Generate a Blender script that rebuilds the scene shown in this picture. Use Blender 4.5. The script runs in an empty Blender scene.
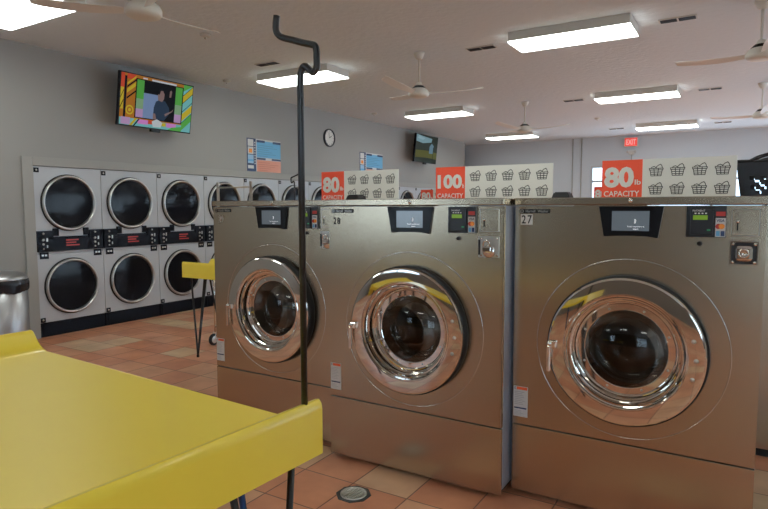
import bpy, bmesh, math, random
from mathutils import Vector, Matrix
random.seed(7)
C = bpy.context.scene.collection
PI = math.pi

# ------------------------------------------------------------------ materials
MATS = {}
def mat(name, col=(.8,.8,.8), rough=.5, metal=0.0, emit=None, estr=0.0, trans=0.0, aniso=0.0, spec=.5, coat=0.0, ior=1.45):
    m = bpy.data.materials.new(name); m.use_nodes = True
    b = m.node_tree.nodes['Principled BSDF']
    b.inputs['Base Color'].default_value = (*col, 1)
    b.inputs['Roughness'].default_value = rough
    b.inputs['Metallic'].default_value = metal
    b.inputs['Specular IOR Level'].default_value = spec
    b.inputs['IOR'].default_value = ior
    if trans: b.inputs['Transmission Weight'].default_value = trans
    if coat:
        b.inputs['Coat Weight'].default_value = coat; b.inputs['Coat Roughness'].default_value = .08
    if emit:
        b.inputs['Emission Color'].default_value = (*emit, 1); b.inputs['Emission Strength'].default_value = estr
    if aniso:
        b.inputs['Anisotropic'].default_value = aniso
        t = m.node_tree.nodes.new('ShaderNodeTangent'); t.direction_type = 'RADIAL'; t.axis = 'Z'
        m.node_tree.links.new(t.outputs[0], b.inputs['Tangent'])
    MATS[name] = m
    return m
def nodes(m): return m.node_tree.nodes, m.node_tree.links, m.node_tree.nodes['Principled BSDF']
def add_noise(m, scale, amount, c2=None, vec_scale=(1,1,1), bump=0, detail=4, rough=None):
    N, L, b = nodes(m)
    tc = N.new('ShaderNodeTexCoord'); mp = N.new('ShaderNodeMapping'); mp.inputs['Scale'].default_value = vec_scale
    L.new(tc.outputs['Object'], mp.inputs['Vector'])
    n = N.new('ShaderNodeTexNoise'); n.inputs['Scale'].default_value = scale; n.inputs['Detail'].default_value = detail
    L.new(mp.outputs[0], n.inputs['Vector'])
    if c2:
        mx = N.new('ShaderNodeMix'); mx.data_type = 'RGBA'
        mx.inputs[6].default_value = b.inputs['Base Color'].default_value; mx.inputs[7].default_value = (*c2, 1)
        mr = N.new('ShaderNodeMapRange'); mr.inputs[1].default_value = .35; mr.inputs[2].default_value = .7; mr.inputs[4].default_value = amount
        L.new(n.outputs['Fac'], mr.inputs[0]); L.new(mr.outputs[0], mx.inputs[0]); L.new(mx.outputs[2], b.inputs['Base Color'])
    if rough:
        mr = N.new('ShaderNodeMapRange'); mr.inputs[3].default_value = rough[0]; mr.inputs[4].default_value = rough[1]
        L.new(n.outputs['Fac'], mr.inputs[0]); L.new(mr.outputs[0], b.inputs['Roughness'])
    if bump:
        bp = N.new('ShaderNodeBump'); bp.inputs['Strength'].default_value = bump; bp.inputs['Distance'].default_value = .01
        L.new(n.outputs['Fac'], bp.inputs['Height']); L.new(bp.outputs[0], b.inputs['Normal'])

steel = mat('brushed_steel', (.46,.38,.28), .3, 1, aniso=.45)
steel.node_tree.nodes['Principled BSDF'].inputs['Roughness'].default_value = .26
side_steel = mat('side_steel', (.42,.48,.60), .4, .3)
chrome = mat('polished_chrome', (.78,.75,.70), .06, 1)
add_noise(chrome, 2, 0, rough=(.02,.06))
satin = mat('satin_metal', (.62,.61,.58), .3, 1)
black = mat('black_plastic', (.012,.012,.014), .35)
rubber = mat('black_rubber', (.01,.01,.01), .6)
glossy_black = mat('glossy_black', (.008,.008,.01), .3, spec=.2)
black_paint = mat('black_powder_coat', (.008,.008,.008), .38)
add_noise(black_paint, 300, .5, c2=(.02,.02,.02))
blue_rod = mat('daylight_blue', (.02,.06,.16), .4)  # blue daylight reflected by one black leg rod, put into its colour
screen_grey = mat('washer_screen', (.05,.06,.07), .15, emit=(.42,.50,.56), estr=.32)
white_glow = mat('screen_lettering', (.8,.8,.8), .4, emit=(.9,.95,1), estr=.7)
lcd_green = mat('lcd_green', (.1,.2,.02), .2, emit=(.25,.42,.04), estr=.7)
red_led = mat('red_print', (.45,.03,.02), .4)
door_glass = mat('door_glass', (.30,.27,.24), .02, trans=1.0, ior=1.45)
clear_glass = mat('window_glass', (1,1,1), 0, trans=1.0, ior=1.05)
drum_m = mat('drum_steel', (.20,.17,.14), .35, 1)
yellow = mat('yellow_fibreglass', (.94,.72,.07), .33, coat=.25)
add_noise(yellow, 9, .35, c2=(.91,.68,.065), bump=.02)
white_enamel = mat('white_enamel', (.56,.58,.61), .35)
add_noise(white_enamel, 6, .3, c2=(.51,.53,.55))
dark_glass = mat('dryer_glass', (.008,.008,.010), .12, spec=.1)
dryer_black = mat('dryer_control_black', (.006,.007,.011), .45, spec=.12)
print_black = mat('print_black', (.012,.012,.012), .6)
print_white = mat('print_white', (.88,.87,.82), .5)
sign_white = mat('sign_cream', (.93,.92,.86), .6)
sign_red = mat('sign_red', (.88,.085,.03), .5)
label_white = mat('label_paper', (.72,.72,.70), .5)
label_orange = mat('label_orange', (.75,.11,.03), .5)
navy = mat('print_navy', (.01,.03,.10), .5)
pblue = mat('poster_blue', (.16,.46,.70), .5)
psky = mat('poster_pale_blue', (.38,.58,.76), .5)
psalmon = mat('poster_salmon', (.72,.30,.20), .5)
pfaint = mat('poster_faint_line', (.10,.28,.45), .5)
pfaint2 = mat('poster_faint_red', (.5,.15,.09), .5)
orange = mat('card_orange', (.85,.28,.03), .5)
brown_m = mat('trash_bag', (.012,.014,.02), .25)
can_steel = mat('bin_steel', (.55,.56,.58), .38, 1)
grille = mat('vent_dark', (.01,.01,.012), .6)
fan_white = mat('fan_white', (.76,.74,.67), .4)
fan_blade = mat('fan_blade', (.82,.82,.80), .3)
fixture_white = mat('fixture_enamel', (.70,.69,.64), .5)
diffuser = mat('lit_diffuser', (.9,.9,.88), .4, emit=(.93,1.0,.95), estr=17)
exit_red = mat('exit_red', (.6,.05,.04), .4, emit=(1,.10,.07), estr=.75)
exit_white = mat('exit_letters', (.8,.3,.3), .4, emit=(1,.45,.4), estr=.9)
off_white = mat('off_white_plastic', (.65,.64,.60), .4)
drain_m = mat('drain_steel', (.60,.60,.57), .4, 1)
add_noise(drain_m, 60, 0, bump=.5, rough=(.25,.6))
drain_grey = mat('drain_plate', (.05,.052,.05), .5)

wall_m = mat('painted_wall', (.37,.36,.335), .75)
add_noise(wall_m, 2.2, .4, c2=(.35,.345,.32), bump=.05)
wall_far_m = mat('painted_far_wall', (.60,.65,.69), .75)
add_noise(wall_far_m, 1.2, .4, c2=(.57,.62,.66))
trim_m = mat('painted_trim', (.39,.38,.35), .6)
alu = mat('aluminium_frame', (.55,.56,.58), .4, 1)
ceil_m = mat('stippled_ceiling', (.73,.79,.835), .85)
N, L, b = nodes(ceil_m)
tc = N.new('ShaderNodeTexCoord'); n1 = N.new('ShaderNodeTexNoise'); n1.inputs['Scale'].default_value = 14; n1.inputs['Detail'].default_value = 6
L.new(tc.outputs['Object'], n1.inputs['Vector'])
bp = N.new('ShaderNodeBump'); bp.inputs['Strength'].default_value = .3; bp.inputs['Distance'].default_value = .03
L.new(n1.outputs['Fac'], bp.inputs['Height']); L.new(bp.outputs[0], b.inputs['Normal'])
# floor tiles
floor_m = mat('terracotta_tiles', (.5,.2,.1), .36)
N, L, b = nodes(floor_m)
def math_n(op, a, bb=None, c=None):
    n = N.new('ShaderNodeMath'); n.operation = op
    for i, v in enumerate((a, bb, c)):
        if v is None: continue
        if isinstance(v, (int, float)): n.inputs[i].default_value = v
        else: L.new(v, n.inputs[i])
    return n.outputs[0]
tc = N.new('ShaderNodeTexCoord'); sp = N.new('ShaderNodeSeparateXYZ'); L.new(tc.outputs['Object'], sp.inputs[0])
TS = .325
ux = math_n('DIVIDE', math_n('ADD', sp.outputs[0], 1.725 + TS*60), TS)
uy = math_n('DIVIDE', math_n('ADD', sp.outputs[1], -2.505 + TS*60), TS)
fx, fy = math_n('FRACT', ux), math_n('FRACT', uy)
ex = math_n('MINIMUM', fx, math_n('SUBTRACT', 1, fx)); ey = math_n('MINIMUM', fy, math_n('SUBTRACT', 1, fy))
e = math_n('MINIMUM', ex, ey)
grout = N.new('ShaderNodeMapRange'); grout.inputs[1].default_value = .004; grout.inputs[2].default_value = .016; L.new(e, grout.inputs[0])
cb = N.new('ShaderNodeCombineXYZ'); L.new(math_n('FLOOR', ux), cb.inputs[0]); L.new(math_n('FLOOR', uy), cb.inputs[1])
wn = N.new('ShaderNodeTexWhiteNoise'); wn.noise_dimensions = '2D'; L.new(cb.outputs[0], wn.inputs[0])
rp = N.new('ShaderNodeValToRGB'); cr = rp.color_ramp; cr.interpolation = 'LINEAR'
cr.elements[0].position = 0; cr.elements[0].color = (.60,.25,.14,1)
cr.elements[1].position = 1; cr.elements[1].color = (.68,.50,.31,1)
for pos, c in ((.35,(.64,.285,.165,1)),(.6,(.68,.33,.195,1)),(.82,(.70,.385,.24,1)),(.92,(.70,.44,.28,1))):
    q = cr.elements.new(pos); q.color = c
L.new(wn.outputs[0], rp.inputs[0])
nz = N.new('ShaderNodeTexNoise'); nz.inputs['Scale'].default_value = 3.5; nz.inputs['Detail'].default_value = 5; L.new(tc.outputs['Object'], nz.inputs['Vector'])
mx = N.new('ShaderNodeMix'); mx.data_type = 'RGBA'; mx.blend_type = 'MULTIPLY'
rp2 = N.new('ShaderNodeValToRGB'); rp2.color_ramp.elements[0].position = .3; rp2.color_ramp.elements[0].color = (.72,.62,.56,1); rp2.color_ramp.elements[1].position = .7; rp2.color_ramp.elements[1].color = (1.1,1.08,1.0,1)
L.new(nz.outputs['Fac'], rp2.inputs[0]); L.new(rp.outputs[0], mx.inputs[6]); L.new(rp2.outputs[0], mx.inputs[7]); mx.inputs[0].default_value = .8
mx2 = N.new('ShaderNodeMix'); mx2.data_type = 'RGBA'; mx2.inputs[6].default_value = (.14,.06,.035,1)
L.new(grout.outputs[0], mx2.inputs[0]); L.new(mx.outputs[2], mx2.inputs[7]); L.new(mx2.outputs[2], b.inputs['Base Color'])
bp = N.new('ShaderNodeBump'); bp.inputs['Strength'].default_value = .4; bp.inputs['Distance'].default_value = .004
L.new(grout.outputs[0], bp.inputs['Height']); L.new(bp.outputs[0], b.inputs['Normal'])
# perforated drum
N, L, b = nodes(drum_m)
tc = N.new('ShaderNodeTexCoord'); vo = N.new('ShaderNodeTexVoronoi'); vo.inputs['Scale'].default_value = 45; L.new(tc.outputs['Object'], vo.inputs['Vector'])
bp = N.new('ShaderNodeBump'); bp.inputs['Strength'].default_value = .3; L.new(vo.outputs['Distance'], bp.inputs['Height']); L.new(bp.outputs[0], b.inputs['Normal'])

# ------------------------------------------------------------------ mesh helpers
def nb(): return bmesh.new()
def box(bm, x0, y0, z0, x1, y1, z1, bev=0, mi=0, seg=2):
    vs = [bm.verts.new(p) for p in ((x0,y0,z0),(x1,y0,z0),(x1,y1,z0),(x0,y1,z0),(x0,y0,z1),(x1,y0,z1),(x1,y1,z1),(x0,y1,z1))]
    fs = [bm.faces.new([vs[i] for i in q]) for q in ((3,2,1,0),(4,5,6,7),(0,1,5,4),(1,2,6,5),(2,3,7,6),(3,0,4,7))]
    for f in fs: f.material_index = mi
    if bev:
        es = list({e for f in fs for e in f.edges})
        r = bmesh.ops.bevel(bm, geom=es, offset=bev, segments=seg, affect='EDGES', profile=.5)
        for f in r['faces']: f.material_index = mi
    return bm
def lathe(bm, prof, org=(0,0,0), axis='-Y', seg=64, mi=0, smooth=True):
    """prof: list of (radius, distance along axis)"""
    ox, oy, oz = org; rings = []
    for r, d in prof:
        ring = []
        if r < 1e-6:
            p = {'-Y':(ox,oy-d,oz), 'Z':(ox,oy,oz+d), 'X':(ox+d,oy,oz)}[axis]
            ring = [bm.verts.new(p)]
        else:
            for i in range(seg):
                a = 2*PI*i/seg; c, s = r*math.cos(a), r*math.sin(a)
                p = {'-Y':(ox+c,oy-d,oz+s), 'Z':(ox+c,oy+s,oz+d), 'X':(ox+d,oy+c,oz+s)}[axis]
                ring.append(bm.verts.new(p))
        rings.append(ring)
    for a, b_ in zip(rings, rings[1:]):
        for i in range(seg):
            j = (i+1) % seg
            if len(a) == 1 and len(b_) == 1: continue
            if len(a) == 1: vs = [a[0], b_[i], b_[j]]
            elif len(b_) == 1: vs = [a[i], b_[0], a[j]]
            else: vs = [a[i], b_[i], b_[j], a[j]]
            f = bm.faces.new(vs); f.material_index = mi; f.smooth = smooth
    return bm
def tube(bm, pts, r, seg=10, mi=0, cap=True):
    pts = [Vector(p) for p in pts]; rings = []; prev = None
    for i, p in enumerate(pts):
        if i == 0: t = pts[1]-p
        elif i == len(pts)-1: t = p-pts[-2]
        else: t = (pts[i+1]-p).normalized() + (p-pts[i-1]).normalized()
        t.normalize()
        if prev is None:
            n = t.orthogonal().normalized()
        else:
            n = (prev - t*prev.dot(t)); n = n.normalized() if n.length > 1e-6 else t.orthogonal().normalized()
        prev = n; b_ = t.cross(n)
        rings.append([bm.verts.new(p + r*(n*math.cos(2*PI*k/seg) + b_*math.sin(2*PI*k/seg))) for k in range(seg)])
    for a, b_ in zip(rings, rings[1:]):
        for k in range(seg):
            f = bm.faces.new([a[k], a[(k+1)%seg], b_[(k+1)%seg], b_[k]]); f.smooth = True; f.material_index = mi
    if cap:
        for rg, rev in ((rings[0], True), (rings[-1], False)):
            f = bm.faces.new(list(reversed(rg)) if rev else rg); f.material_index = mi
    return bm
def smooth_path(pts, n=6):
    P = [Vector(p) for p in pts]; P = [2*P[0]-P[1]] + P + [2*P[-1]-P[-2]]; out = []
    for i in range(1, len(P)-2):
        for k in range(n):
            t = k/n; a, b_, c, d = P[i-1], P[i], P[i+1], P[i+2]
            out.append(.5*((2*b_)+(c-a)*t+(2*a-5*b_+4*c-d)*t*t+(3*b_-a-3*c+d)*t**3))
    out.append(P[-2]); return out
def prism(bm, poly, y0, y1, mi=0, bev=0):
    """poly: list of (x,z) outline counter-clockwise seen from -Y, extruded from y0 (front) to y1"""
    a = [bm.verts.new((x,y0,z)) for x, z in poly]; b_ = [bm.verts.new((x,y1,z)) for x, z in poly]
    fs = [bm.faces.new(a), bm.faces.new(list(reversed(b_)))]
    n = len(poly)
    for i in range(n):
        j = (i+1) % n
        fs.append(bm.faces.new([a[i], b_[i], b_[j], a[j]]))
    for f in fs: f.material_index = mi
    if bev:
        bmesh.ops.bevel(bm, geom=list({e for f in fs for e in f.edges}), offset=bev, segments=2, affect='EDGES', profile=.5)
    return bm
def stroke(bm, pts, w, y, mi=0):
    for (x0,z0),(x1,z1) in zip(pts, pts[1:]):
        dx, dz = x1-x0, z1-z0; l = math.hypot(dx,dz) or 1; nx, nz = -dz/l*w/2, dx/l*w/2; ex, ez = dx/l*w*.3, dz/l*w*.3
        f = bm.faces.new([bm.verts.new(p) for p in ((x0-ex+nx,y,z0-ez+nz),(x0-ex-nx,y,z0-ez-nz),(x1+ex-nx,y,z1+ez-nz),(x1+ex+nx,y,z1+ez+nz))]); f.material_index = mi
def rect(bm, x0, z0, x1, z1, y, mi=0):
    f = bm.faces.new([bm.verts.new(p) for p in ((x0,y,z0),(x1,y,z0),(x1,y,z1),(x0,y,z1))]); f.material_index = mi
def text(bm, s, x0, z0, x1, z1, y, mi=0, bold=0.0, extr=0.0):
    cu = bpy.data.curves.new('t', 'FONT'); cu.body = s; cu.size = 1; cu.offset = bold; cu.resolution_u = 3
    o = bpy.data.objects.new('t', cu); C.objects.link(o)
    bpy.context.view_layer.update()
    me = bpy.data.meshes.new_from_object(o.evaluated_get(bpy.context.evaluated_depsgraph_get()))
    xs = [v.co.x for v in me.vertices]; ys = [v.co.y for v in me.vertices]
    ax, bx, ay, by = min(xs), max(xs), min(ys), max(ys)
    vm = [bm.verts.new((x0+(v.co.x-ax)/(bx-ax)*(x1-x0), y, z0+(v.co.y-ay)/(by-ay)*(z1-z0))) for v in me.vertices]
    for p in me.polygons:
        try:
            f = bm.faces.new([vm[i] for i in p.vertices]); f.material_index = mi
        except ValueError: pass
    bpy.data.objects.remove(o); bpy.data.curves.remove(cu); bpy.data.meshes.remove(me)
def obj(name, bm, mats, parent=None, loc=None, rot=None, smooth=False, label=None, recalc=True):
    if recalc: bmesh.ops.recalc_face_normals(bm, faces=bm.faces)
    me = bpy.data.meshes.new(name); bm.to_mesh(me); bm.free()
    for m in (mats if isinstance(mats, (list, tuple)) else [mats]): me.materials.append(m)
    if smooth:
        for p in me.polygons: p.use_smooth = True
    o = bpy.data.objects.new(name, me); C.objects.link(o)
    if parent: o.parent = parent
    if loc: o.location = loc
    if rot: o.rotation_euler = rot
    if label: o['label'] = label
    return o
def tag(o, label, cat, group=None):
    o['label'] = label; o['category'] = cat
    if group: o['group'] = group
    return o
def thing(name, label, cat, loc=(0,0,0), rz=0, group=None):
    o = bpy.data.objects.new(name, None); C.objects.link(o); o.empty_display_size = .1
    o.location = loc; o.rotation_euler = (0,0,rz); return tag(o, label, cat, group)
def struct(name, bm, m, **k):
    o = obj(name, bm, m, **k); o['kind'] = 'structure'; return o
def dup(root, loc, rz, label, group=None):
    r = root.copy(); C.objects.link(r); r.location = loc; r.rotation_euler = (0,0,rz); r['label'] = label
    if group: r['group'] = group
    def rec(src, dst):
        for ch in list(src.children):
            if ch.get('own'): continue
            c = ch.copy(); C.objects.link(c); c.parent = dst; rec(ch, c)
    rec(root, r); return r

# ------------------------------------------------------------------ room
ZC = 3.222; XL = -6.715; YF = 15.95; XR = 4.6; YB = -4.2
bm = nb(); box(bm, -9.2, YB-.2, -.1, XR+.2, YF+.2, 0); struct('floor', bm, floor_m)
bm = nb(); box(bm, -9.2, YB-.2, ZC, XR+.2, YF+.2, ZC+.12); struct('ceiling', bm, ceil_m)
D0, DW, ND, DT = 3.588, .801, 14, 1.918
DE = D0 + DW*ND
bm = nb()
box(bm, XL-.12, YB, 0, XL, D0-.004, ZC)
box(bm, XL-.12, D0-.004, DT+.004, XL, 15.27, ZC)
box(bm, XL-.12, DE+.004, 0, XL, 15.27, DT+.004)
struct('wall_left', bm, wall_m)
bm = nb(); box(bm, -9.2, YB, 0, -9.05, YF, ZC); struct('wall_back_room', bm, wall_m)
RY0, RY1, RZ0, RZ1 = 6.5, 13.5, .35, 2.7
bm = nb(); box(bm, XR, YB, 0, XR+.15, RY0, ZC); box(bm, XR, RY1, 0, XR+.15, YF, ZC); box(bm, XR, RY0, 0, XR+.15, RY1, RZ0); box(bm, XR, RY0, RZ1, XR+.15, RY1, ZC)
struct('wall_right', bm, wall_m)
# far wall with storefront window
WX0, WX1, WZ0, WZ1 = -3.5, 3.4, .55, 2.5
bm = nb()
box(bm, -9.2, YF, 0, WX0, YF+.18, ZC); box(bm, WX1, YF, 0, XR+.15, YF+.18, ZC)
box(bm, WX0, YF, 0, WX1, YF+.18, WZ0); box(bm, WX0, YF, WZ1, WX1, YF+.18, ZC)
struct('wall_far', bm, wall_far_m)
def window(name, x0, x1, z0, z1, y, n, loc=None, rot=None):
    bm = nb(); w = .05
    box(bm, x0, y+.02, z0, x1, y+.12, z0+w); box(bm, x0, y+.02, z1-w, x1, y+.12, z1)
    for i in range(n+1):
        x = x0 + (x1-x0-w)*i/n; box(bm, x, y+.02, z0+w, x+w, y+.12, z1-w)
    zz = z1-.42; 
    for i in range(n):
        xa = x0+(x1-x0-w)*i/n+w; xb = x0+(x1-x0-w)*(i+1)/n
        box(bm, xa, y+.03, zz, xb, y+.11, zz+w)
    fr = struct(name, bm, alu, loc=loc, rot=rot)
    bm = nb(); box(bm, x0+.01, y+.065, z0+.01, x1-.01, y+.071, z1-.01); obj('window_pane', bm, clear_glass, parent=fr)
window('window_1', WX0, WX1, WZ0, WZ1, YF, 5)
bm = nb()
BX0, BX1, BZ0, BZ1 = -6.6, -4.7, .95, 2.6
box(bm, -9.2, YB-.18, 0, BX0, YB, ZC); box(bm, BX1, YB-.18, 0, 1.3, YB, ZC); box(bm, 4.3, YB-.18, 0, XR+.15, YB, ZC); box(bm, 1.3, YB-.18, 0, 4.3, YB, .2); box(bm, 1.3, YB-.18, 2.75, 4.3, YB, ZC)
box(bm, BX0, YB-.18, 0, BX1, YB, BZ0); box(bm, BX0, YB-.18, BZ1, BX1, YB, ZC)
struct('wall_near', bm, mat('near_wall_paint', (.21,.19,.165), .7))
window('window_2', BX0, BX1, BZ0, BZ1, YB-.14, 2)
window('fill_window_near', 1.3, 4.3, .2, 2.75, YB-.14, 3)  # unseen window, added to light the signs and table
window('fill_window_right', -RY1, -RY0, RZ0, RZ1, 0, 4, loc=(XR,0,0), rot=(0,0,-PI/2))  # unseen side window, added so more daylight reaches the ceiling
# casing around the dryer bank
bm = nb()
box(bm, XL, D0-.12, 0, XL+.022, D0-.004, DT+.10, .003)
box(bm, XL, D0-.004, DT+.004, XL+.022, DE+.1, DT+.10, .003)
struct('trim_1', bm, trim_m)
bm = nb(); box(bm, XL, YB, 0, XL+.012, D0-.125, .1, .002); struct('baseboard_left', bm, trim_m)
for k, x in enumerate((-3.955, -3.73)):
    bm = nb(); tube(bm, [(x, YF-.012, 0), (x, YF-.012, ZC)], .011, 8); struct('trim_%d' % (k+2), bm, trim_m)
bm = nb(); box(bm, -9.0, YF-.012, 0, WX0-.5, YF, .1); struct('baseboard_far', bm, trim_m)

# ------------------------------------------------------------------ washers (local: front face at y=0 facing -Y, x from 0 to W)
W, WD = 1.045, 1.14
CX, CZ = .525, .81
def ring_hole_panel(bm, x0, z0, x1, z1, cx, cz, r, y, seg=64):
    cir = [bm.verts.new((cx+r*math.cos(2*PI*i/seg), y, cz+r*math.sin(2*PI*i/seg))) for i in range(seg)]
    out = []
    for i in range(seg):
        a = 2*PI*i/seg; c, s = math.cos(a), math.sin(a)
        t = min((x1-cx)/c if c > 1e-9 else 1e9, (x0-cx)/c if c < -1e-9 else 1e9, (z1-cz)/s if s > 1e-9 else 1e9, (z0-cz)/s if s < -1e-9 else 1e9)
        out.append(bm.verts.new((cx+t*c, y, cz+t*s)))
    cor = {}
    for i in range(seg):
        j = (i+1) % seg; a, b_ = out[i].co, out[j].co; vs = [cir[i], out[i]]
        if abs(a.x-b_.x) > 1e-6 and abs(a.z-b_.z) > 1e-6:
            vs.append(bm.verts.new((x1 if max(a.x,b_.x) > cx+ (x1-cx)*.99 else x0, y, z1 if max(a.z,b_.z) > cz+(z1-cz)*.99 else z0)))
        vs += [out[j], cir[j]]
        bm.faces.new(vs)
def washer_base():
    root = thing('washing_machine', '', 'washing machine')
    r0 = .255
    bm = nb()   # front panel with the door opening, folded edges
    ring_hole_panel(bm, .004, .371, W-.004, 1.462, CX, CZ, r0, 0)
    box(bm, 0, .003, .371, .004, .02, 1.462); box(bm, W-.004, .003, .371, W, .02, 1.462)
    box(bm, .004, .003, 1.458, W-.004, .02, 1.4625)
    obj('front_panel', bm, steel, root)
    bm = nb()
    box(bm, 0, .02, .05, .006, WD, 1.465); box(bm, W-.006, .02, .05, W, WD, 1.465)
    box(bm, .006, .02, .05, W-.006, WD-.006, .056)
    obj('cabinet_sides', bm, side_steel, root)
    bm = nb(); box(bm, .006, WD-.006, .05, W-.006, WD, 1.465); obj('back_panel', bm, steel, root)
    bm = nb(); box(bm, 0, 0, .024, W, .02, .365, .003); obj('lower_panel', bm, steel, root)
    bm = nb(); box(bm, .03, .05, 0, W-.03, WD-.02, .049); obj('base', bm, rubber, root)
    bm = nb(); box(bm, -.001, -.006, 1.4685, W+.001, WD, 1.502, .003); tp = obj('top_panel', bm, steel, root)
    bm = nb(); lathe(bm, [(0,.004),(.009,.004),(.011,.001),(.011,-.004)], (.531,-.006,1.486), seg=16); obj('screw', bm, chrome, tp)
    # engraved circle
    bm = nb(); lathe(bm, [(.410,.0),(.4112,.0016),(.4128,.0016),(.414,.0)], (.533,0,.811), seg=96); obj('pressed_ring', bm, chrome, root)
    # drum
    bm = nb(); lathe(bm, [(r0,0),(r0,-.06),(.36,-.08),(.37,-.12),(.37,-.62),(.1,-.64),(.09,-.62),(0,-.62)], (CX,0,CZ), seg=64)
    dr = obj('drum', bm, drum_m, root)
    for k in range(3):
        a = .6+2*PI*k/3; bm = nb(); box(bm, -.04, .14, .27, .04, .6, .37, .02)
        bmesh.ops.rotate(bm, verts=bm.verts, matrix=Matrix.Rotation(a, 3, 'Y'), cent=(0,0,0))
        bmesh.ops.translate(bm, verts=bm.verts, vec=(CX,0,CZ)); obj('drum_paddle', bm, drum_m, dr)
    # door
    bm = nb(); lathe(bm, [(.300,-.002),(.341,-.002),(.343,.012),(.341,.046),(.33,.05)], (CX,0,CZ), seg=96); obj('door_gasket', bm, rubber, root)
    bm = nb()
    prof = [(.322,.040),(.331,.046),(.3345,.054),(.333,.060),(.329,.0635),(.3245,.0650),(.3240,.06505),(.2650,.0665),(.2645,.0665),(.262,.0595),(.2595,.0595),(.255,.0635),(.250,.0625),(.2465,.058),
            (.244,.045),(.240,.036),(.236,.0355),(.232,.038),(.228,.036),(.2255,.028),(.222,.010),(.218,.004),(.214,.003),(.211,.0),(.209,-.008),(.2075,-.0105),(.182,-.0105),(.1785,-.013),(.1785,-.022)]
    lathe(bm, prof, (CX,0,CZ), seg=128); door = obj('door', bm, chrome, root); door.data.set_sharp_from_angle(angle=math.radians(9))
    bm = nb(); lathe(bm, [(0,-.0125),(.1787,-.0125),(.1788,-.013),(.1788,-.0175),(.1787,-.018),(0,-.018)], (CX,0,CZ), seg=64); obj('door_glass', bm, door_glass, door)
    for k in range(8):
        a = 2*PI*(k+.5)/8; bm = nb(); lathe(bm, [(0,.005),(.004,.004),(.006,.0),(.006,-.003)], (CX+.194*math.cos(a), .0105, CZ+.194*math.sin(a)), seg=12); obj('bolt', bm, satin, door)
    for dz in (.082, 0, -.082):
        bm = nb(); lathe(bm, [(0,.007),(.007,.006),(.010,.001),(.010,-.004)], (CX+math.sqrt(.293**2-dz*dz), -.0655, CZ+dz), seg=14); obj('hinge_bolt', bm, satin, door)
    bm = nb(); hx = CX-.322
    lathe(bm, [(0,.03),(.010,.029),(.013,.024),(.013,-.06)], (hx,-.06,CZ+.005), seg=16)
    box(bm, hx-.012, -.088, CZ-.13, hx+.008, -.074, CZ+.0, .006)
    box(bm, hx-.006, -.080, CZ-.015, hx+.030, -.062, CZ+.02, .004)
    obj('door_handle', bm, chrome, door)
    # control panel
    bm = nb(); prism(bm, [(.397,1.461),(.421,1.325),(.47,1.3285),(.535,1.330),(.60,1.3285),(.647,1.321),(.668,1.461)], -.012, .002, bev=.002)
    cp = obj('control_panel', bm, glossy_black, root)
    bm = nb(); box(bm, .455, -.0135, 1.352, .611, -.0118, 1.440); sc = obj('screen', bm, screen_grey, cp)
    bm = nb(); stroke(bm, [(.552,1.387),(.5545,1.398),(.552,1.402)], .006, -.0142); text(bm, 'Touch anywhere to', .520,1.3665,.592,1.3745, -.0142, bold=.01); text(bm, 'start', .545,1.3565,.568,1.3630, -.0142, bold=.01)
    obj('screen_lettering', bm, white_glow, sc)
    # card reader
    bm = nb(); box(bm, .756, -.016, 1.331, .904, .001, 1.461, .002); cr_ = obj('card_reader', bm, black, root)
    bm = nb(); box(bm, .772, -.026, 1.341, .857, -.0155, 1.454, .003); text(bm, 'PAYMENT', .780,1.438,.826,1.446, -.0265, mi=1)
    for k in range(4): rect(bm, .787+k*.013, 1.4285, .794+k*.013, 1.4335, -.0265, mi=1)
    obj('reader_module', bm, [black, print_white], cr_)
    bm = nb(); box(bm, .782, -.028, 1.404, .836, -.0255, 1.423); obj('display', bm, lcd_green, cr_)
    bm = nb(); box(bm, .835, -.0275, 1.358, .848, -.0255, 1.365); obj('green_button', bm, mat('button_green', (.02,.2,.07), .4, emit=(.03,.3,.1), estr=.3) if 'button_green' not in MATS else MATS['button_green'], cr_)
    bm = nb(); rect(bm, .866, 1.420, .900, 1.438, -.0165, 0); obj('red_sticker', bm, red_led, cr_)
    bm = nb(); rect(bm, .865, 1.333, .902, 1.412, -.0165, 0)
    text(bm, 'VISA', .868,1.395,.898,1.407, -.0170, mi=1, bold=.02)
    for x_, m_ in ((.876,2),(.888,3)):
        vs = [bm.verts.new((x_+.011*math.cos(2*PI*i/20), -.0170-(.0003 if m_ == 3 else 0), 1.377+.011*math.sin(2*PI*i/20))) for i in range(20)]
        f = bm.faces.new(vs); f.material_index = m_
    rect(bm, .868,1.337,.882,1.358,-.0170,4); rect(bm, .885,1.337,.899,1.358,-.0170,1)
    obj('card_sticker', bm, [label_white, navy, red_led, orange, pblue], cr_)
    bm = nb(); lathe(bm, [(0,.016),(.008,.015),(.010,.011),(.0105,0)], (.809,0,1.303), seg=20); obj('push_button', bm, black, root)
    # coin box door
    bm = nb(); box(bm, .921, -.004, 1.338, 1.023, .001, 1.450, .0015); box(bm, .926, -.0055, 1.343, 1.018, -.0035, 1.445, .001); cd = obj('coin_door', bm, steel, root)
    bm = nb(); stroke(bm, [(.9235,1.3405),(1.0205,1.3405),(1.0205,1.4475),(.9235,1.4475),(.9235,1.3405)], .0022, -.0043); obj('door_gap', bm, satin, cd)
    bm = nb(); box(bm, .942, -.0075, 1.362, .947, -.005, 1.392); lathe(bm, [(0,.004),(.006,.003),(.007,0)], (.9445,-.0055,1.398), seg=14, mi=1); box(bm, .936, -.0065, 1.3565, .954, -.005, 1.360, mi=1)
    obj('coin_slot', bm, [print_black, chrome], cd)
    # warning label
    bm = nb(); rect(bm, .006,.408,.079,.563,-.0012,0); rect(bm, .022,.546,.076,.560,-.0016,1); rect(bm, .010,.4485,.073,.4555,-.0016,2)
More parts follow.
